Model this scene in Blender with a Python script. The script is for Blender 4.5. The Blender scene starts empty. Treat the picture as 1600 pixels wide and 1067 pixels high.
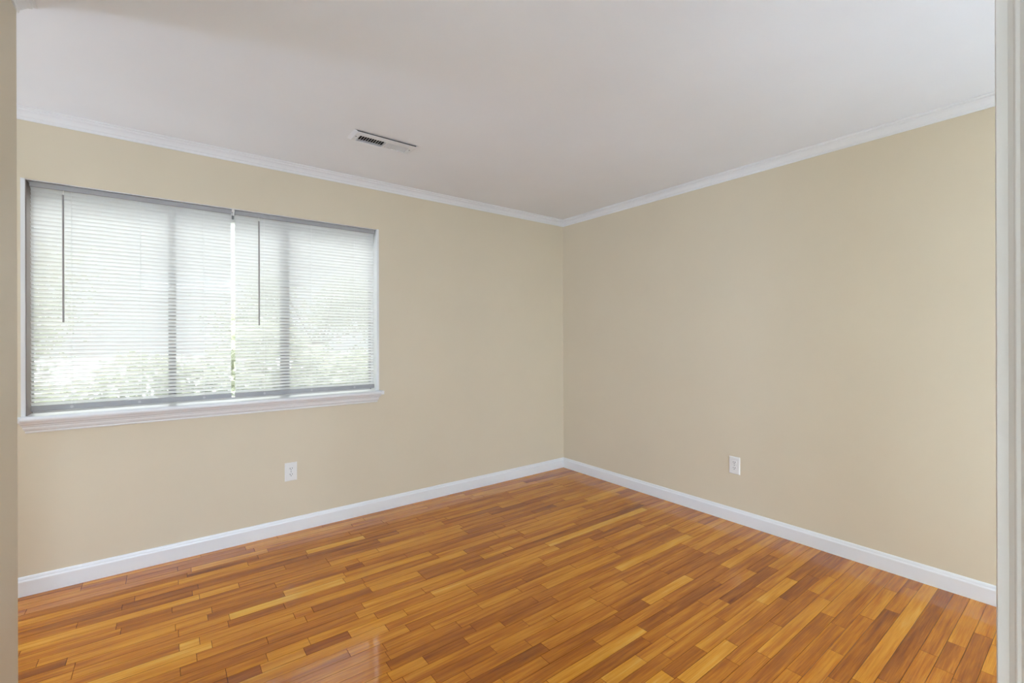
import bpy, bmesh, math, random
from mathutils import Matrix, Vector

C = bpy.context.scene.collection
SC = bpy.context.scene

# ---------------------------------------------------------------- camera
cam_d = bpy.data.cameras.new('camera')
cam = bpy.data.objects.new('camera', cam_d)
C.objects.link(cam)
CAM = Vector((-3.1574, -3.3052, 1.2865))
cam_d.sensor_width = 36.0
cam_d.lens = 36.0 * 713.74 / 1600.0
cam_d.shift_y = -(533.5 - 527.31) / 1600.0
cam_d.clip_start = 0.02
cam.matrix_world = (Matrix.Translation(CAM) @ Matrix.Rotation(-math.radians(37.2987), 4, 'Z')
                    @ Matrix.Rotation(math.radians(90), 4, 'X') @ Matrix.Rotation(-0.00275, 4, 'Z'))
SC.camera = cam

# ---------------------------------------------------------------- sky: bright overcast, brighter overhead
world = bpy.data.worlds.new('sky')
SC.world = world
world.use_nodes = True
wn, wl = world.node_tree.nodes, world.node_tree.links
wn.clear()
w_out = wn.new('ShaderNodeOutputWorld')
w_bg = wn.new('ShaderNodeBackground')
w_tc = wn.new('ShaderNodeTexCoord')
w_sep = wn.new('ShaderNodeSeparateXYZ')
w_ramp = wn.new('ShaderNodeValToRGB')
w_el = w_ramp.color_ramp.elements
w_el[0].position, w_el[0].color = 0.0, (0.095, 0.10, 0.101, 1)
w_el[1].position, w_el[1].color = 0.52, (0.96, 0.98, 1.0, 1)
w_mid = w_el.new(0.36); w_mid.color = (0.14, 0.145, 0.148, 1)
wl.new(w_tc.outputs['Generated'], w_sep.inputs[0])
wl.new(w_sep.outputs['Z'], w_ramp.inputs[0])
wl.new(w_ramp.outputs[0], w_bg.inputs['Color'])
wl.new(w_bg.outputs[0], w_out.inputs[0])
w_bg.inputs['Strength'].default_value = SKY = 12.0

# ---------------------------------------------------------------- added fill lights, both unseen, with no known source
def area_light(name, loc, rot, sx, sy, power, color):
    d = bpy.data.lights.new(name, 'AREA')
    d.shape = 'RECTANGLE'; d.size = sx; d.size_y = sy
    d.energy = power; d.color = color
    o = bpy.data.objects.new(name, d)
    C.objects.link(o)
    o.location = loc; o.rotation_euler = rot
    return o
area_light('fill_light_behind_camera', (-2.7, -8.3, 2.42), (0, 0, 0), 1.6, 3.0, 460.0, (0.775, 0.96, 1.23))  # invented lamp out of view, brightens the whole room
area_light('alcove_fill_light', (-6.38, -0.26, 1.66), (0, math.radians(-90), 0), 1.1, 0.50, 54.0, (0.74, 0.97, 1.35))  # hidden fill for the right wall, no window is built there

SC.view_settings.view_transform = 'Standard'
SC.view_settings.look = 'None'
SC.view_settings.gamma = 1.0
SC.view_settings.use_curve_mapping = False
SC.view_settings.exposure = 0.17

# ---------------------------------------------------------------- surface settings
WALL = (0.685, 0.59, 0.435)
CEIL = (0.885, 0.885, 0.885)
SLAT_TRANS = 0.30
SLAT_CLEAR = 0.09
FLOOR_ROUGH = 0.04
FLOOR_IOR = 1.56
WOOD = [(0.0, (0.155, 0.033, 0.0025)), (0.25, (0.335, 0.087, 0.004)), (0.5, (0.555, 0.177, 0.007)), (0.75, (0.73, 0.300, 0.018)), (1.0, (0.83, 0.46, 0.08))]

# ================================================================ helpers
def obj(name, bm, mat, parent=None, smooth=False):
    me = bpy.data.meshes.new(name)
    bmesh.ops.recalc_face_normals(bm, faces=bm.faces)
    bm.to_mesh(me); bm.free()
    if mat: me.materials.append(mat)
    if smooth:
        for p in me.polygons: p.use_smooth = True
    o = bpy.data.objects.new(name, me)
    C.objects.link(o)
    if parent:
        o.parent = parent
        o.matrix_parent_inverse = Matrix.Translation(-Vector(parent.location))
    return o

def empty(name, loc):
    o = bpy.data.objects.new(name, None)
    C.objects.link(o); o.location = loc; o.empty_display_size = 0.05
    return o

def tag(o, label, cat, group=None):
    o['label'] = label; o['category'] = cat
    if group: o['group'] = group
    return o

def struct(o, label=None, cat=None):
    o['kind'] = 'structure'
    if label: o['label'] = label
    if cat: o['category'] = cat
    return o

def box(bm, x0, x1, y0, y1, z0, z1, bev=0.0):
    vs = [bm.verts.new((x, y, z)) for z in (z0, z1) for y in (y0, y1) for x in (x0, x1)]
    fs = [(0, 2, 3, 1), (4, 5, 7, 6), (0, 1, 5, 4), (2, 6, 7, 3), (0, 4, 6, 2), (1, 3, 7, 5)]
    faces = [bm.faces.new([vs[i] for i in f]) for f in fs]
    if bev > 0:
        es = list({e for f in faces for e in f.edges})
        bmesh.ops.bevel(bm, geom=es, offset=bev, segments=2, profile=0.5, affect='EDGES')

def boxes(*bs, bev=0.0):
    bm = bmesh.new()
    for b in bs: box(bm, *b, bev=bev)
    return bm

def sweep(bm, rings):
    """rings: list of equal-length closed loops of points, joined in order and capped"""
    vr = [[bm.verts.new(p) for p in r] for r in rings]
    n = len(vr[0])
    for a, b in zip(vr[:-1], vr[1:]):
        for i in range(n):
            j = (i + 1) % n
            bm.faces.new((a[i], a[j], b[j], b[i]))
    bm.faces.new(vr[0]); bm.faces.new(list(reversed(vr[-1])))

def tube(bm, p0, p1, r, seg=10):
    p0, p1 = Vector(p0), Vector(p1)
    d = (p1 - p0).normalized()
    a = d.orthogonal().normalized(); b = d.cross(a)
    rings = [[p + (a * math.cos(t) + b * math.sin(t)) * r for t in [2 * math.pi * k / seg for k in range(seg)]] for p in (p0, p1)]
    sweep(bm, rings)

def disc(bm, c, normal, r, depth, seg=16):
    c = Vector(c); n = Vector(normal).normalized()
    tube(bm, c, c + n * depth, r, seg)

# ================================================================ materials
def new_mat(name):
    m = bpy.data.materials.new(name); m.use_nodes = True
    nt = m.node_tree
    return m, nt, nt.nodes['Principled BSDF'], nt.nodes['Material Output']

def coords(nt, scale=(1, 1, 1)):
    tc = nt.nodes.new('ShaderNodeTexCoord'); mp = nt.nodes.new('ShaderNodeMapping')
    mp.inputs['Scale'].default_value = scale
    nt.links.new(tc.outputs['Object'], mp.inputs['Vector'])
    return mp.outputs['Vector']

def noise(nt, vec, scale, detail=3, rough=0.5):
    n = nt.nodes.new('ShaderNodeTexNoise')
    n.inputs['Scale'].default_value = scale; n.inputs['Detail'].default_value = detail
    n.inputs['Roughness'].default_value = rough
    nt.links.new(vec, n.inputs['Vector'])
    return n.outputs['Fac']

def bump(nt, bsdf, height, strength, dist):
    b = nt.nodes.new('ShaderNodeBump')
    b.inputs['Strength'].default_value = strength; b.inputs['Distance'].default_value = dist
    nt.links.new(height, b.inputs['Height'])
    nt.links.new(b.outputs['Normal'], bsdf.inputs['Normal'])

def ramp(nt, fac, stops):
    r = nt.nodes.new('ShaderNodeValToRGB')
    els = r.color_ramp.elements
    while len(els) < len(stops): els.new(0.5)
    for e, (p, c) in zip(els, stops):
        e.position = p; e.color = (*c, 1)
    nt.links.new(fac, r.inputs[0])
    return r.outputs[0]

def paint(name, col, rough, var=0.03, bump_scale=350, bump_str=0.08, spec=0.5):
    m, nt, b, out = new_mat(name)
    v = coords(nt)
    n = noise(nt, v, 2.2, 3)
    lo = tuple(c * (1 - var) for c in col); hi = tuple(min(1, c * (1 + var)) for c in col)
    nt.links.new(ramp(nt, n, [(0.3, lo), (0.7, hi)]), b.inputs['Base Color'])
    b.inputs['Roughness'].default_value = rough
    b.inputs['Specular IOR Level'].default_value = spec
    if bump_str > 0:
        bump(nt, b, noise(nt, v, bump_scale, 2), bump_str, 0.0006)
    return m

M = {}
M['wall'] = paint('beige_wall_paint', WALL, 0.55, 0.012, 260, 0.10, 0.35)
M['ceiling'] = paint('flat_white_ceiling_paint', CEIL, 0.8, 0.012, 180, 0.25, 0.2)
M['trim'] = paint('white_trim_paint', (0.79, 0.78, 0.765), 0.32, 0.01, 120, 0.03)
M['casing'] = paint('bright_white_casing_paint', (0.90, 0.895, 0.88), 0.35, 0.01, 120, 0.03)
M['plastic'] = paint('white_plastic', (0.80, 0.775, 0.735), 0.3, 0.005, 100, 0.0)
M['rail'] = paint('grey_blind_rail', (0.35, 0.343, 0.34), 0.45, 0.01, 100, 0.0)  # one even grey for headrail and bottom rail
M['plug'] = paint('pale_grey_plug', (0.50, 0.49, 0.48), 0.4, 0.01, 100, 0.0)
M['jamb_shade'] = paint('brown_grey_jamb_shade', (0.30, 0.235, 0.215), 0.6, 0.03, 100, 0.0)
M['wand'] = paint('smoky_clear_wand_plastic', (0.30, 0.27, 0.255), 0.25, 0.01, 100, 0.0)
M['cord'] = paint('white_blind_cord', (0.80, 0.80, 0.78), 0.8, 0.02, 800, 0.2)
M['bronze'] = paint('dark_bronze_aluminium', (0.045, 0.040, 0.037), 0.4, 0.05, 200, 0.05)
M['dark'] = paint('dark_socket_hole', (0.02, 0.018, 0.016), 0.7, 0.1, 100, 0.0)
M['tab'] = paint('grey_plastic_tab', (0.16, 0.16, 0.155), 0.4, 0.02, 100, 0.0)
M['register'] = paint('white_enamel_register', (0.80, 0.80, 0.80), 0.35, 0.01, 100, 0.0)
M['duct'] = paint('dark_duct_metal', (0.05, 0.05, 0.05), 0.6, 0.1, 40, 0.1)
M['metal'] = paint('screw_metal', (0.22, 0.22, 0.22), 0.4, 0.05, 300, 0.0)
M['bark'] = paint('tree_bark', (0.12, 0.09, 0.065), 0.9, 0.3, 40, 0.6)
M['lawn'] = paint('pale_concrete_yard', (0.27, 0.27, 0.262), 0.9, 0.1, 60, 0.3)

def slat_mat():
    m, nt, b, out = new_mat('white_vinyl_slat')
    v = coords(nt, (1.0, 1.0, 1.0))
    n = noise(nt, v, 3.0, 2)
    nt.links.new(ramp(nt, n, [(0.3, (0.80, 0.80, 0.785)), (0.7, (0.83, 0.83, 0.815))]), b.inputs['Base Color'])
    b.inputs['Roughness'].default_value = 0.4
    tr = nt.nodes.new('ShaderNodeBsdfTranslucent'); tr.inputs['Color'].default_value = (0.95, 0.95, 0.93, 1)
    mx = nt.nodes.new('ShaderNodeMixShader'); mx.inputs[0].default_value = SLAT_TRANS
    nt.links.new(b.outputs[0], mx.inputs[1]); nt.links.new(tr.outputs[0], mx.inputs[2])
    tp = nt.nodes.new('ShaderNodeBsdfTransparent')
    mx2 = nt.nodes.new('ShaderNodeMixShader'); mx2.inputs[0].default_value = SLAT_CLEAR
    nt.links.new(mx.outputs[0], mx2.inputs[1]); nt.links.new(tp.outputs[0], mx2.inputs[2])
    nt.links.new(mx2.outputs[0], out.inputs[0])
    return m
M['slat'] = slat_mat()

def pane_mat():
    m, nt, b, out = new_mat('window_glass')
    nt.nodes.remove(b)
    fr = nt.nodes.new('ShaderNodeFresnel'); fr.inputs['IOR'].default_value = 1.45
    tp = nt.nodes.new('ShaderNodeBsdfTransparent'); tp.inputs['Color'].default_value = (0.96, 0.98, 0.97, 1)
    gl = nt.nodes.new('ShaderNodeBsdfGlossy'); gl.inputs['Roughness'].default_value = 0.02
    mx = nt.nodes.new('ShaderNodeMixShader')
    nt.links.new(fr.outputs[0], mx.inputs[0]); nt.links.new(tp.outputs[0], mx.inputs[1]); nt.links.new(gl.outputs[0], mx.inputs[2])
    nt.links.new(mx.outputs[0], out.inputs[0])
    return m
M['glass'] = pane_mat()

def leaf_mat():
    m, nt, b, out = new_mat('green_leaves')
    v = coords(nt)
    n = noise(nt, v, 2.5, 4, 0.7)
    c = ramp(nt, n, [(0.3, (0.25, 0.275, 0.19)), (0.55, (0.38, 0.40, 0.305)), (0.75, (0.54, 0.55, 0.46))])
    nt.links.new(c, b.inputs['Base Color']); b.inputs['Roughness'].default_value = 0.5
    tr = nt.nodes.new('ShaderNodeBsdfTranslucent'); nt.links.new(c, tr.inputs['Color'])
    mx = nt.nodes.new('ShaderNodeMixShader'); mx.inputs[0].default_value = 0.45
    nt.links.new(b.outputs[0], mx.inputs[1]); nt.links.new(tr.outputs[0], mx.inputs[2])
    nt.links.new(mx.outputs[0], out.inputs[0])
    return m
M['leaf'] = leaf_mat()

def wood_mat():
    m, nt, b, out = new_mat('varnished_hardwood_strips')
    L = nt.links
    at = nt.nodes.new('ShaderNodeAttribute'); at.attribute_name = 'plank'
    sep = nt.nodes.new('ShaderNodeSeparateColor')
    L.new(at.outputs['Color'], sep.inputs[0])          # R = tone of the strip, G/B = grain offsets
    tc = nt.nodes.new('ShaderNodeTexCoord')
    off = nt.nodes.new('ShaderNodeCombineXYZ')
    mul = nt.nodes.new('ShaderNodeMath'); mul.operation = 'MULTIPLY'; mul.inputs[1].default_value = 37.0
    mul2 = nt.nodes.new('ShaderNodeMath'); mul2.operation = 'MULTIPLY'; mul2.inputs[1].default_value = 11.0
    L.new(sep.outputs['Green'], mul.inputs[0]); L.new(sep.outputs['Blue'], mul2.inputs[0])
    L.new(mul.outputs[0], off.inputs['X']); L.new(mul2.outputs[0], off.inputs['Z'])
    add = nt.nodes.new('ShaderNodeVectorMath'); add.operation = 'ADD'
    L.new(tc.outputs['Object'], add.inputs[0]); L.new(off.outputs[0], add.inputs[1])
    mp = nt.nodes.new('ShaderNodeMapping'); mp.inputs['Scale'].default_value = (1.3, 22, 1)
    L.new(add.outputs[0], mp.inputs['Vector'])
    g1 = noise(nt, mp.outputs['Vector'], 1.6, 4, 0.6)
    mp2 = nt.nodes.new('ShaderNodeMapping'); mp2.inputs['Scale'].default_value = (3.5, 140, 1)
    L.new(add.outputs[0], mp2.inputs['Vector'])
    g2 = noise(nt, mp2.outputs['Vector'], 2.0, 3, 0.6)
    # tone + grain
    def math_(op, a, bv):
        n = nt.nodes.new('ShaderNodeMath'); n.operation = op
        for i, s in enumerate((a, bv)):
            if isinstance(s, (int, float)): n.inputs[i].default_value = s
            else: L.new(s, n.inputs[i])
        return n.outputs[0]
    s1 = math_('MULTIPLY', math_('SUBTRACT', g1, 0.5), 0.95)
    s2 = math_('MULTIPLY', math_('SUBTRACT', g2, 0.5), 0.55)
    tone = math_('ADD', math_('ADD', sep.outputs['Red'], s1), s2)
    col = ramp(nt, tone, WOOD)
    L.new(col, b.inputs['Base Color'])
    rgh = math_('ADD', FLOOR_ROUGH, math_('MULTIPLY', noise(nt, tc.outputs['Object'], 3.0, 3), 0.05))
    L.new(rgh, b.inputs['Roughness'])
    b.inputs['IOR'].default_value = FLOOR_IOR
    bump(nt, b, g2, 0.03, 0.0004)
    return m
M['wood'] = wood_mat()
M['bounce_floor'] = paint('pale_bounce_floor', (0.78, 0.78, 0.77), 0.95, 0.03, 400, 0.5)
M['subfloor'] = paint('dark_floor_seam', (0.05, 0.022, 0.008), 0.7, 0.1, 50, 0.0)

# ================================================================ room shell
H = 2.44
XL = -6.40                      # far left wall, hidden behind the partition
YB = -12.0
YF = -3.34                       # threshold: strip floor in front of it, added pale floor for bounce light behind                       # back of the adjoining space
PX, PY = -3.549, -1.082         # outer corner of the partition on the left of the photograph
WX0, WX1, WZ0, WZ1 = -3.727, -1.885, 0.866, 2.093   # rough opening of the window
TW = 0.18

wb = boxes((XL - .12, WX0, 0, TW, -.02, H + .1), (WX1, .12, 0, TW, -.02, H + .1),
           (WX0, WX1, 0, TW, -.02, WZ0), (WX0, WX1, 0, TW, WZ1, H + .1))
struct(obj('wall_back', wb, M['wall']))
struct(obj('wall_right', boxes((0, .12, YF - .2, 0, -.02, H + .1)), M['wall']))
struct(obj('wall_right_rear', boxes((0, .12, YB, YF - .2, -.02, H + .1)), M['ceiling']))
struct(obj('wall_left', boxes((XL - .12, XL, PY - .2, 0, -.02, H + .1)), M['wall']))
struct(obj('wall_hall', boxes((XL - .12, PX, YB, PY, 0, H)), M['wall']))
struct(obj('wall_rear', boxes((XL - .12, .12, YB - .12, YB, -.02, H + .1)), M['ceiling']))

# ceiling with the duct opening of the register cut into it
VX0, VX1, VY0, VY1 = -2.286, -1.962, -0.742, -0.648
struct(obj('ceiling', boxes((XL - .12, VX0, YB, 0, H, H + .1), (VX1, .12, YB, 0, H, H + .1),
                            (VX0, VX1, YB, VY0, H, H + .1), (VX0, VX1, VY1, 0, H, H + .1)), M['ceiling']))

# floor: strip boards laid parallel to the window wall
RW = 0.05765
KNOWN = {0:[(-3.73,-3.5,0.15)],1:[(-3.5,-3.32,0.3)],2:[(-3.72,-3.32,0.5),(-3.32,-3.1,0.2)],3:[(-3.04,-2.66,0.75),(-1.21,-1.1,0.65)],4:[(-3.06,-2.72,0.2),(-0.89,-0.57,0.62)],5:[(-3.69,-3.1,0.65),(-3.1,-2.78,0.72)],6:[(-2.48,-2.13,0.93)],7:[(-3.67,-3.32,0.22),(-3.32,-3.02,0.15),(-3.02,-2.49,0.22)],8:[(-1.13,-0.94,0.65)],9:[(-3.65,-3.02,0.75),(-3.02,-2.85,0.8),(-2.85,-2.41,0.4),(-1.26,-0.97,0.12),(-0.93,-0.7,0.14)],10:[(-3.63,-3.33,0.6),(-3.33,-3.13,0.3),(-2.41,-2.13,0.7)],12:[(-3.62,-3.56,0.55),(-3.56,-2.98,0.7),(-2.35,-2.26,0.2),(-1.0,-0.78,0.12)],13:[(-3.61,-3.47,0.12),(-3.47,-3.12,0.58),(-3.0,-2.68,0.24),(-2.68,-2.38,0.8)],14:[(-3.6,-3.44,0.4),(-3.11,-2.92,0.55),(-2.92,-2.4,0.95),(-0.44,-0.18,0.72)],15:[(-3.44,-3.0,0.55),(-2.93,-2.7,0.22),(-2.7,-2.32,0.45),(-1.44,-1.29,0.75)],16:[(-3.11,-3.04,0.95),(-1.72,-1.32,0.25),(-1.29,-0.61,0.68)],17:[(-3.46,-3.0,0.85),(-3.0,-2.69,0.6),(-2.68,-2.6,0.6),(-2.32,-2.05,0.7)],18:[(-2.05,-1.68,0.3),(-1.68,-1.46,0.72)],19:[(-3.11,-2.81,0.32),(-2.81,-2.4,0.35),(-0.96,-0.24,0.2)],20:[(-2.45,-2.11,0.62),(-1.27,-0.29,0.95)],21:[(-3.12,-2.97,0.5),(-2.97,-2.84,0.55),(-2.83,-2.68,0.6),(-2.67,-2.38,0.65),(-2.09,-1.35,0.8),(-1.24,-0.85,0.28)],22:[(-2.97,-2.86,0.2),(-2.86,-2.7,0.65),(-2.52,-2.26,0.8),(-2.26,-1.91,0.6),(-0.99,-0.51,0.25)],23:[(-1.91,-1.45,0.4)],24:[(-2.56,-2.3,0.55)],25:[(-2.43,-2.21,0.6),(-2.21,-1.96,0.65),(-1.96,-1.72,0.6)],26:[(-2.44,-2.11,0.42),(-2.11,-1.6,0.45)],27:[(-2.46,-2.07,0.3),(-1.71,-0.67,0.4),(-0.45,-0.21,0.62)],28:[(-2.48,-2.33,0.7),(-2.33,-2.14,0.22),(-1.95,-1.63,0.3),(-1.63,-1.16,0.45)],30:[(-2.35,-2.08,0.3),(-2.08,-1.74,0.55),(-1.74,-1.48,0.6),(-1.48,-1.23,0.55)],31:[(-2.24,-1.94,0.35)],33:[(-2.15,-1.95,0.5),(-1.95,-1.5,0.3),(-1.5,-1.3,0.3),(-1.3,-0.92,0.86)],34:[(-2.11,-1.71,0.35),(-1.71,-1.21,0.5),(-0.66,-0.12,0.75)],35:[(-2.02,-1.48,0.8),(-1.3,-0.85,0.18)],36:[(-0.59,-0.32,0.3)],37:[(-1.85,-1.64,0.8),(-1.44,-0.99,0.65)],38:[(-1.55,-1.15,0.45),(-1.14,-0.74,0.42),(-0.74,-0.05,0.55)],39:[(-1.63,-1.4,0.2),(-1.4,-0.86,0.68),(-0.86,-0.51,0.82),(-0.51,-0.12,0.22)],40:[(-1.62,-1.26,0.88),(-1.26,-0.75,0.35),(-0.74,-0.39,0.15)],41:[(-1.37,-0.98,0.5),(-0.98,-0.56,0.4),(-0.56,-0.32,0.6)],42:[(-0.58,-0.06,0.5)],45:[(-0.98,-0.6,0.38),(-0.6,-0.23,0.62)],46:[(-1.16,-0.46,0.18),(-0.45,-0.13,0.42)],47:[(-1.1,-0.06,0.8)],48:[(-1.02,-0.06,0.2)],49:[(-0.96,-0.69,0.5),(-0.69,-0.05,0.4)],50:[(-0.77,-0.53,0.3),(-0.53,-0.07,0.62)],51:[(-0.8,-0.36,0.18),(-0.36,-0.03,0.5)],52:[(-0.66,-0.41,0.72)]}
def build_floor():
    rnd = random.Random(11)
    bm = bmesh.new()
    lay = bm.loops.layers.float_color.new('plank')
    def plank(xa, xb, ya, yb, tone):
        g, e, d = 0.0007, 0.0009, 0.0016
        r1, r2 = rnd.random(), rnd.random()
        lift = rnd.uniform(0, 0.00015)
        top = [(xa + e, ya + g, -lift), (xb - e, ya + g, -lift), (xb - e, yb - g, -lift), (xa + e, yb - g, -lift)]
        low = [(xa, ya + g, -d), (xb, ya + g, -d), (xb, yb - g, -d), (xa, yb - g, -d)]
        tv = [bm.verts.new(p) for p in top]; lv = [bm.verts.new(p) for p in low]
        fs = [bm.faces.new(tv)]
        for i in range(4):
            j = (i + 1) % 4
            fs.append(bm.faces.new((lv[i], lv[j], tv[j], tv[i])))
        for k, f in enumerate(fs):
            t = tone if k == 0 else tone * 0.4 - 0.1
            for lp in f.loops: lp[lay] = (max(t, 0.0), r1, r2, 1)
    nrows = int(-YF / RW) + 1
    x_min, x_max = XL, 0.0
    for r in range(nrows):
        yb, ya = -r * RW, -(r + 1) * RW
        segs = []
        x = x_min - rnd.uniform(0, 0.5)
        known = KNOWN.get(r, [])
        cur = x
        def fill(a, b):
            L = b - a
            n = max(1, round(L / rnd.uniform(0.42, 0.75)))
            cuts = [a] + sorted(a + L * (k + rnd.uniform(-.28, .28)) / n for k in range(1, n)) + [b]
            for p, q in zip(cuts[:-1], cuts[1:]):
                segs.append((p, q, min(.95, max(.1, rnd.gauss(.46, .15)))))
        for a, b, t in known:
            if a - cur > 0.12: fill(cur, a)
            elif segs: segs[-1] = (segs[-1][0], a, segs[-1][2])
            else: a = cur
            segs.append((a, b, t)); cur = b
        if x_max - cur > 0.12: fill(cur, x_max)
        elif segs: segs[-1] = (segs[-1][0], x_max, segs[-1][2])
        for a, b, t in segs:
            a2, b2 = max(a, x_min), min(b, x_max)
            if b2 - a2 > 0.004: plank(a2, b2, ya, yb, .48 + (t - .48) * .68)
    o = obj('floor', bm, M['wood'])
    return struct(o)
build_floor()
struct(obj('floor_base', boxes((XL - .12, .12, YF - .08, 0, -.08, -.0016)), M['subfloor']))
struct(obj('floor_bounce', boxes((XL - .12, .12, YB, YF - .06, -.08, .004)), M['bounce_floor']))  # unseen pale floor put in to bounce fill light into the room

# ---- baseboards (bevelled top, flat face) and crown moulding, mitred at the corners
BASE = [(0, 0), (.014, 0), (.014, .072), (.0125, .076), (.0095, .080), (.0085, .086), (.0060, .0925), (.003, .0951), (0, .0951)]
CROWN = [(0, 0), (.0055, 0), (.0065, .007), (.0065, .012), (.012, .017), (.017, .0255), (.0235, .034), (.031, .039),
         (.0335, .042), (.0335, .0465), (.0400, .0505), (.0435, .0525), (.0435, .0566), (0, .0566)]
def run(profile, z0, path):
    """sweep a moulding profile (depth, height) along path: list of (x, y, nx, ny) with n = mitre offset direction"""
    bm = bmesh.new()
    sweep(bm, [[(x + nx * d, y + ny * d, z0 + h) for d, h in profile] for x, y, nx, ny in path])
    return bm
CZ = H - .0566
struct(obj('baseboard_back', run(BASE, 0, [(0, 0, -1, -1), (XL, 0, 1, -1)]), M['trim']))
struct(obj('baseboard_right', run(BASE, 0, [(0, 0, -1, -1), (0, YB, -1, 0)]), M['trim']))
struct(obj('baseboard_left', run(BASE, 0, [(PX, YB, 1, 0), (PX, PY, 1, 1), (XL, PY, 1, 1), (XL, 0, 1, -1)]), M['trim']))
struct(obj('trim_1', run(CROWN, CZ, [(0, 0, -1, -1), (XL, 0, 1, -1)]), M['trim']))
struct(obj('trim_2', run(CROWN, CZ, [(0, 0, -1, -1), (0, YB, -1, 0)]), M['trim']))
struct(obj('trim_3', run(CROWN, CZ, [(PX, YB, 1, 0), (PX, PY, 1, 1), (XL, PY, 1, 1), (XL, 0, 1, -1)]), M['trim']))

# ---- cased opening at the right edge of the photograph
JX = CAM.x + 1.0
JY = CAM.y
struct(obj('wall_front', boxes((JX + .022, JX + .16, JY - .036, JY + .0905, 0, H)), M['wall']))
prof = [(.075, JY + .0910), (.075, JY + .1035), (.066, JY + .1060), (.003, JY + .1066), (0, JY + .1050), (0, JY + .0930), (-.0004, JY + .0922),
        (-.0022, JY + .0875), (-.0034, JY + .0856), (-.0037, JY + .0845), (-.0037, JY + .0806), (-.0040, JY + .0798),
        (-.0066, JY + .0740), (-.0072, JY + .0715), (-.0072, JY - .036), (.0220, JY - .036), (.0220, JY + .0910)]
bm = bmesh.new()
sweep(bm, [[(JX + a, b, z) for a, b in prof] for z in (0.0, H)])
struct(obj('trim_4', bm, M['casing']))

# ================================================================ window
win = struct(empty('window_1', ((WX0 + WX1) / 2, 0, WZ0)))
LT = 0.016                                       # liner board thickness
ix0, ix1, iz0, iz1 = WX0 + LT, WX1 - LT, 0.896, WZ1 - 0.004
f = boxes((WX0, ix0, -.003, TW, iz0 - .002, WZ1), (ix1, WX1, -.003, TW, iz0 - .002, WZ1), (ix0, ix1, .004, TW, iz1, WZ1))
obj('jamb_liner', f, M['trim'], win)
# stool with horns and rounded nose
bm = bmesh.new()
def stool_ring(x):
    pts = [(TW, .868), (TW, iz0), (-.034, iz0), (-.041, iz0 - .003), (-.0455, iz0 - .008), (-.047, iz0 - .014), (-.0455, iz0 - .020), (-.042, iz0 - .026), (-.036, iz0 - .028)]
    return [(x, a, b) for a, b in pts]
sweep(bm, [stool_ring(WX0 + .002), stool_ring(WX1 - .002)])
box(bm, WX0 - .024, WX0 + .002, -.044, -.0005, .869, iz0, bev=.003)
box(bm, WX1 - .002, WX1 + .024, -.044, -.0005, .869, iz0, bev=.003)
obj('window_sill', bm, M['trim'], win)
AP = [(0, .812), (.006, .812), (.008, .818), (.0075, .822), (.012, .826), (.017, .836), (.0185, .845), (.0225, .848), (.0235, .853), (.030, .859), (.034, .868), (0, .868)]
bm = bmesh.new()
sweep(bm, [[(x0 + s * (.034 - d)*.7, -d, z) for d, z in AP] for x0, s in ((WX0 - .004, 1), (WX1 + .004, -1))])
obj('apron', bm, M['trim'], win)
# head board above the sashes and bronze frame with three lights
obj('head_board', boxes((ix0, ix1, .120, TW, 2.055, iz1), bev=.002), M['trim'], win)
fy0, fy1 = .125, .17
for a, c in ((ix0, ix0 + .004), (ix1 - .004, ix1)):
    obj('side_frame', boxes((a, c, fy0, fy1, iz0, 2.055)), M['bronze'], win)
obj('bottom_track', boxes((ix0 + .004, ix1 - .004, fy0, fy1, iz0 - .001, iz0 + .012)), M['trim'], win)
obj('top_track', boxes((ix0 + .004, ix1 - .004, fy0, fy1, 2.035, 2.055)), M['trim'], win)
m1a, m1b, m2a, m2b = -3.1362, -3.0988, -2.5225, -2.4706
obj('jamb_shade_strip', boxes((ix0, ix0 + .003, 0.004, .124, iz0 + .001, iz1 - .001)), M['jamb_shade'], win)['label'] = 'brown grey painted shade on the left jamb'  # coloured strip standing in for the shade on the left jamb
obj('mullion', boxes((m1a, m1b, fy0 + .004, fy1, iz0 + .012, 2.035)), M['bronze'], win)
obj('mullion', boxes((m2a, m2b, fy0 - .004, fy1, iz0 + .012, 2.035)), M['bronze'], win)
for a, b in ((ix0 + .004, m1a), (m1b, m2a), (m2b, ix1 - .004)):
    obj('pane', boxes((a, b, .146, .150, iz0 + .012, 2.035)), M['glass'], win)

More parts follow.
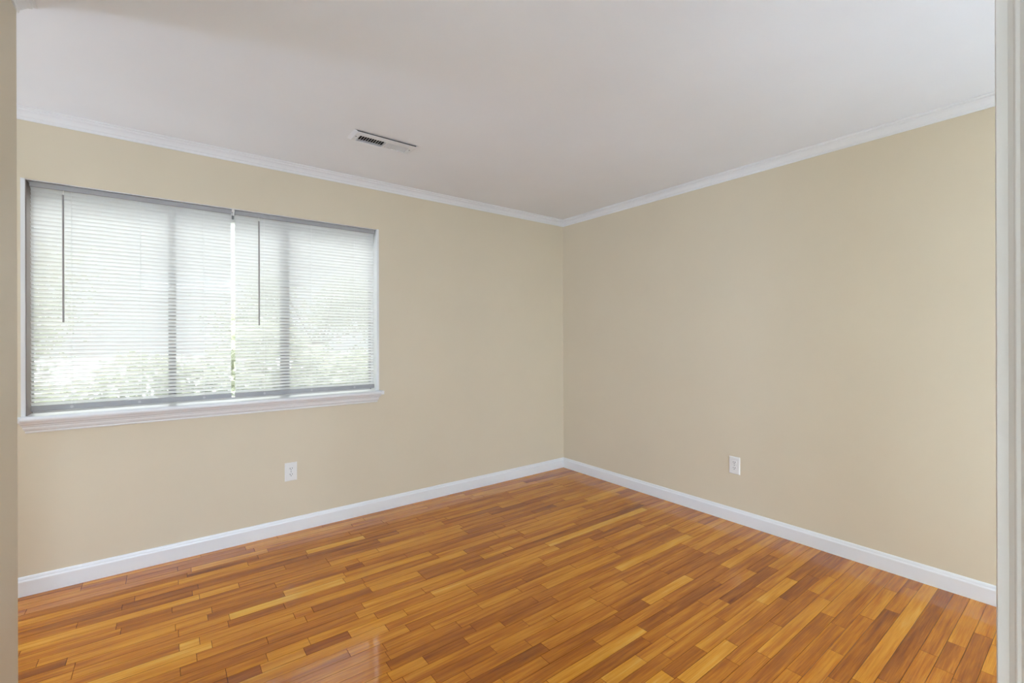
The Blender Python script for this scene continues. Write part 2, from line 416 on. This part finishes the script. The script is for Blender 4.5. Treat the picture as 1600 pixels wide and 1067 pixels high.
# ================================================================ mini blinds
PITCH, SW, TILT = 0.0207, 0.0250, math.radians(46.5)
HZ0, HZ1, HY0, HY1 = 2.0615, 2.0870, .016, .046
RZ0, RZ1 = .9155, .9430
SY = .033                                        # centre plane of the slats
def slat_section(zc, tilt, sag=0.0022, n=6):
    pts = []
    for k in range(n + 1):
        u = k / n - .5
        c = sag * (1 - 4 * u * u)
        # room edge high, outer edge low, crown bulging up and out
        y = SY + u * SW * math.cos(tilt) + c * math.sin(tilt)
        z = zc - u * SW * math.sin(tilt) + c * math.cos(tilt)
        pts.append((y, z))
    return pts
def make_blind(label, xa, xb, cords, plugs, wand_x, wand_z, seed):
    rnd = random.Random(seed)
    root = empty('window_blind', ((xa + xb) / 2, SY, RZ0))
    tag(root, label, 'blind', 'white mini blinds in the window')
    obj('headrail', boxes((xa, xb, HY0, HY1, HZ0, HZ1), bev=.0012), M['rail'], root)
    # slats
    bm = bmesh.new()
    top, bot = HZ0 - .010, RZ1 + .010
    n = int(round((top - bot) / PITCH))
    for i in range(n + 1):
        zc = top - (top - bot) * i / n
        t = TILT + rnd.gauss(0, .012)
        x0, x1 = xa + .001 + rnd.uniform(0, .0012), xb - .001 - rnd.uniform(0, .0012)
        dz0, dz1 = rnd.gauss(0, .00025), rnd.gauss(0, .00025)
        NS = 8
        prev = None
        ph = rnd.uniform(0, 6.28)
        for s in range(NS + 1):
            u = s / NS
            x = x0 + (x1 - x0) * u
            wob = dz0 * (1 - u) + dz1 * u + .0002 * math.sin(ph + 7 * u)
            row = [bm.verts.new((x, y, z + wob)) for y, z in slat_section(zc, t + .01 * math.sin(ph + 5 * u))]
            if prev:
                for k in range(len(row) - 1):
                    bm.faces.new((prev[k], prev[k + 1], row[k + 1], row[k]))
            prev = row
    obj('slats', bm, M['slat'], root, smooth=True)
    br = obj('bottom_rail', boxes((xa + .001, xb - .001, SY - .012, SY + .013, RZ0, RZ1), bev=.003), M['rail'], root)
    for x in plugs:
        bm = bmesh.new(); disc(bm, (x, SY - .0115, (RZ0 + RZ1) / 2), (0, -1, 0), .007, .002, 14)
        b = obj('cord_plug', bm, M['plug'], br)
        b.matrix_parent_inverse = br.matrix_world.inverted() @ Matrix.Translation(-root.location)
        b.matrix_parent_inverse = Matrix.Identity(4)
    for x in cords:
        bm = bmesh.new()
        for dy in (-.0105, .0105):
            tube(bm, (x, SY + dy, RZ1 - .001), (x, SY + dy, HZ0 + .002), .0006, 5)
        obj('ladder_cord', bm, M['cord'], root)
    # tilt wand with its small hook
    wy = .004
    bm = bmesh.new()
    tube(bm, (wand_x, wy, wand_z), (wand_x, wy, 2.036), .0042, 6)
    w = obj('tilt_wand', bm, M['wand'], root); w['label'] = 'slim dark grey tilt wand'
    bm = bmesh.new()
    tube(bm, (wand_x, wy, 2.036), (wand_x, wy + .004, 2.050), .0013, 6)
    tube(bm, (wand_x, wy + .004, 2.050), (wand_x, HY0 + .006, 2.063), .0013, 6)
    obj('wand_hook', bm, M['plastic'], root)
    return root
bl = make_blind('white horizontal mini blind filling the left half of the window, left of the centre bracket',
                ix0 + .012, -2.8215, (-3.545, -3.262, -2.965), (-3.545, -3.268, -2.965), -3.5745, 1.372, 3)
brr = make_blind('white horizontal mini blind filling the right half of the window, beside the bare wall',
                 -2.8035, ix1 - .010, (-2.640, -2.352, -2.060), (-2.640, -2.352, -2.060), -2.6720, 1.369, 5)
# centre bracket that carries both headrails
cb = empty('blind_bracket', (-2.8125, .014, 2.04))
tag(cb, 'small white centre bracket between the two blind headrails, with a grey tab below', 'bracket')
obj('bracket_plate', boxes((-2.8205, -2.8050, .008, .048, 2.072, 2.0895), (-2.8145, -2.8060, .010, .046, 2.050, 2.073), bev=.001), M['plastic'], cb)
t = obj('bracket_tab', boxes((-2.8205, -2.8085, .010, .020, 2.028, 2.051), bev=.0015), M['tab'], cb); t['label'] = 'dark grey plastic tab'

# ================================================================ power outlets
def outlet(name, origin, u, n, label):
    """plate centre at origin on the wall; u = horizontal direction along the wall, n = normal into the room"""
    root = empty(name, origin)
    tag(root, label, 'outlet', 'duplex wall outlets')
    O, U, N, Z = Vector(origin), Vector(u), Vector(n), Vector((0, 0, 1))
    W, Hh, T = .0375, .0600, .0055
    def P(a, b, d): return O + U * a + Z * b + N * d
    bm = bmesh.new()
    sweep(bm, [[P(a * W, b * Hh, 0) for a, b in ((-1, -1), (1, -1), (1, 1), (-1, 1))],
               [P(a * W, b * Hh, T * .45) for a, b in ((-1, -1), (1, -1), (1, 1), (-1, 1))],
               [P(a * (W - .0045), b * (Hh - .0045), T) for a, b in ((-1, -1), (1, -1), (1, 1), (-1, 1))]])
    obj('cover_plate', bm, M['plastic'], root)
    for s in (1, -1):
        zc = s * .0195
        def ring(r, d):
            pts = []
            for k in range(24):
                t = 2 * math.pi * k / 24
                pts.append(P(max(-.0155, min(.0155, r * 1.18 * math.cos(t))), zc + max(-.0135, min(.0135, r * math.sin(t) * 1.05)), d))
            return pts
        bm = bmesh.new()
        sweep(bm, [ring(.0165, T - .0005), ring(.0165, T + .0012), ring(.0155, T + .0018)])
        r = obj('receptacle', bm, M['plastic'], root)
        for a, b, hw, hh in ((-.0065, .004, .0014, .0046), (.0065, .004, .0014, .0038)):
            bm = bmesh.new()
            sweep(bm, [[P(a + i * hw, zc + b + j * hh, d) for i, j in ((-1, -1), (1, -1), (1, 1), (-1, 1))] for d in (T + .0012, T + .0021)])
            q = obj('slot', bm, M['dark'], r); q['label'] = 'dark blade slot'
            q.matrix_parent_inverse = Matrix.Identity(4)
        bm = bmesh.new()
        disc(bm, P(0, zc - .0065, T + .0012), N, .0026, .0009, 12)
        q = obj('ground_hole', bm, M['dark'], r); q['label'] = 'dark round ground hole'
        q.matrix_parent_inverse = Matrix.Identity(4)
    bm = bmesh.new(); disc(bm, P(0, 0, T - .0005), N, .003, .0015, 12)
    s = obj('screw', bm, M['metal'], root); s['label'] = 'small metal screw'
    return root
outlet('power_outlet', (-2.489, 0.0, .4005), (1, 0, 0), (0, -1, 0), 'white duplex outlet on the window wall, low below the right blind')
outlet('power_outlet', (0.0, -1.714, .3935), (0, 1, 0), (-1, 0, 0), 'white duplex outlet low on the bare right-hand wall')

# ================================================================ ceiling register
RX0, RX1, RY0, RY1 = -2.316, -1.936, -0.778, -0.640
reg = empty('ceiling_vent', ((RX0 + RX1) / 2, (RY0 + RY1) / 2, H))
tag(reg, 'white louvred air register on the ceiling near the window wall', 'vent')
ox0, ox1, oy0, oy1 = -2.274, -1.977, -0.732, -0.652
zb = H - .0085
bm = bmesh.new()
# stamped face plate: three sloped edges meet the ceiling, the edge towards the room hangs open below it
def rect(x0, x1, y0, y1, z): return [(x0, y0, z), (x1, y0, z), (x1, y1, z), (x0, y1, z)]
def quad(bm, *pts): bm.faces.new([bm.verts.new(p) for p in pts])
i0, i1, j1 = RX0 + .018, RX1 - .018, RY1 - .010
quad(bm, (RX0, RY0, H - .0005), (i0, RY0, zb), (i0, j1, zb), (RX0, RY1, H - .0005))
quad(bm, (RX1, RY0, H - .0005), (i1, RY0, zb), (i1, j1, zb), (RX1, RY1, H - .0005))
quad(bm, (RX0, RY1, H - .0005), (RX1, RY1, H - .0005), (i1, j1, zb), (i0, j1, zb))
quad(bm, (i0, RY0, zb), (i1, RY0, zb), (ox1, oy0, zb), (ox0, oy0, zb))
quad(bm, (i1, RY0, zb), (i1, j1, zb), (ox1, oy1, zb), (ox1, oy0, zb))
quad(bm, (i1, j1, zb), (i0, j1, zb), (ox0, oy1, zb), (ox1, oy1, zb))
quad(bm, (i0, j1, zb), (i0, RY0, zb), (ox0, oy0, zb), (ox0, oy1, zb))
for p, q in (((ox0, oy0), (ox1, oy0)), ((ox1, oy0), (ox1, oy1)), ((ox1, oy1), (ox0, oy1)), ((ox0, oy1), (ox0, oy0))):
    quad(bm, (*p, zb), (*q, zb), (*q, H + .004), (*p, H + .004))
bmesh.ops.remove_doubles(bm, verts=bm.verts, dist=1e-5)
plate = obj('face_plate', bm, M['register'], reg)
sm = plate.modifiers.new('sheet', 'SOLIDIFY'); sm.thickness = .0009; sm.offset = -1
obj('gap_shade', boxes((i0 - .006, i1 + .006, RY0 + .007, RY0 + .011, zb + .0035, H - .0004)), M['duct'], reg)['label'] = 'dark strip painted as gap shade'  # dark strip added to deepen the shade inside the plate gap
mid = (ox0 + ox1) / 2 + .014
def louvers(x0, x1, n, lean):
    bm = bmesh.new()
    for i in range(n):
        x = x0 + (x1 - x0) * (i + .5) / n
        d = lean * .0058
        v = [(x - d, zb + .0125), (x - d + .0016, zb + .0125), (x + d + .0016, zb + .0006), (x + d, zb + .0006)]
        sweep(bm, [[(a, oy0 - .001, z) for a, z in v], [(a, oy1 + .001, z) for a, z in v]])
    return bm
obj('louver_bank', louvers(ox0, mid - .004, 11, -1), M['register'], reg)
obj('louver_bank', louvers(mid + .004, ox1, 12, 1), M['register'], reg)
obj('divider', boxes((mid - .004, mid + .004, oy0, oy1, zb, H + .004)), M['register'], reg)
bm = bmesh.new()
v = [bm.verts.new(p) for p in rect(VX0 + .001, VX1 - .001, VY0 + .001, VY1 - .001, H + .001)]
w = [bm.verts.new(p) for p in rect(VX0 + .001, VX1 - .001, VY0 + .001, VY1 - .001, H + .16)]
for i in range(4):
    bm.faces.new((v[i], v[(i + 1) % 4], w[(i + 1) % 4], w[i]))
bm.faces.new(w)
obj('duct_boot', bm, M['duct'], reg)
for x in (RX0 + .028, RX1 - .028):
    bm = bmesh.new(); disc(bm, (x, (RY0 + RY1) / 2, zb + .0005), (0, 0, -1), .0045, .002, 12)
    s = obj('screw', bm, M['metal'], reg); s['label'] = 'small metal screw head'

# ================================================================ outside
struct(obj('ground', boxes((-30, 20, .15, 60, -.65, -.6)), M['lawn']))
def tree(label, x, y, h, spread, seed, n):
    rnd = random.Random(seed)
    root = empty('leafy_tree', (x, y, -.6))
    tag(root, label, 'tree', 'leafy trees outside the window')
    bm = bmesh.new()
    tube(bm, (x, y, -.6), (x + .05, y, h * .45), .07, 10)
    for k in range(4):
        a = k * 2.4; r = spread * rnd.uniform(.4, .8)
        tube(bm, (x + .03, y, h * rnd.uniform(.15, .45)), (x + r * math.cos(a), y + r * math.sin(a), h * rnd.uniform(.55, .95)), .014, 6)
    obj('trunk', bm, M['bark'], root)
    bm = bmesh.new()
    clumps = []
    for k in range(34):
        a = rnd.uniform(0, 6.28); r = spread * math.sqrt(rnd.random())
        z = -.1 + (h - .1) * rnd.random()
        k2 = math.sqrt(max(.15, 1 - ((z - h * .45) / (h * .62)) ** 2))
        clumps.append((x + r * k2 * math.cos(a), y + r * k2 * math.sin(a), z))
    for i in range(n):
        c = rnd.choice(clumps)
        p = Vector((c[0] + rnd.gauss(0, .22), c[1] + rnd.gauss(0, .22), c[2] + rnd.gauss(0, .2)))
        d = Vector((rnd.gauss(0, 1), rnd.gauss(0, 1), rnd.gauss(-.3, .7))).normalized()
        s = d.orthogonal().normalized(); s.rotate(Matrix.Rotation(rnd.uniform(0, 6.28), 3, d))
        L, Wd = rnd.uniform(.06, .11), rnd.uniform(.022, .04)
        up = d.cross(s) * .012
        vs = [bm.verts.new(q) for q in (p, p + d * L * .5 + s * Wd + up, p + d * L, p + d * L * .5 - s * Wd + up)]
        bm.faces.new(vs)
    obj('foliage', bm, M['leaf'], root)
tree('green leafy tree outside, seen through the slats of the left blind', -5.1, 5.2, 2.5, 1.4, 1, 9000)
tree('green leafy tree outside, seen through the slats of the right blind', -0.8, 6.2, 2.7, 1.5, 2, 9000)

def hedge(label, x0, x1, y, top, seed, n):
    rnd = random.Random(seed)
    root = empty('leafy_hedge', ((x0 + x1) / 2, y, -.6))
    tag(root, label, 'hedge')
    bm = bmesh.new()
    x = x0 + .2
    while x < x1:
        tube(bm, (x, y, -.6), (x + rnd.uniform(-.1, .1), y + rnd.uniform(-.1, .1), top * .6), .018, 6)
        x += rnd.uniform(.35, .55)
    obj('stems', bm, M['bark'], root)
    bm = bmesh.new()
    for i in range(n):
        px = rnd.uniform(x0, x1)
        t = top + .22 * math.sin(px * 2.1) + .12 * math.sin(px * 5.3 + 1)
        p = Vector((px, y + rnd.gauss(0, .22), -.55 + (t + .55) * rnd.random() ** .8))
        d = Vector((rnd.gauss(0, 1), rnd.gauss(-.2, 1), rnd.gauss(.2, .7))).normalized()
        s = d.orthogonal().normalized(); s.rotate(Matrix.Rotation(rnd.uniform(0, 6.28), 3, d))
        L, Wd = rnd.uniform(.07, .13), rnd.uniform(.03, .05)
        up = d.cross(s) * .012
        bm.faces.new([bm.verts.new(q) for q in (p, p + d * L * .5 + s * Wd + up, p + d * L, p + d * L * .5 - s * Wd + up)])
    obj('foliage', bm, M['leaf'], root)
hedge('pale green hedge outside, glimpsed through the lower slats of both blinds', -8.5, 4.0, 2.4, 1.14, 4, 24000)
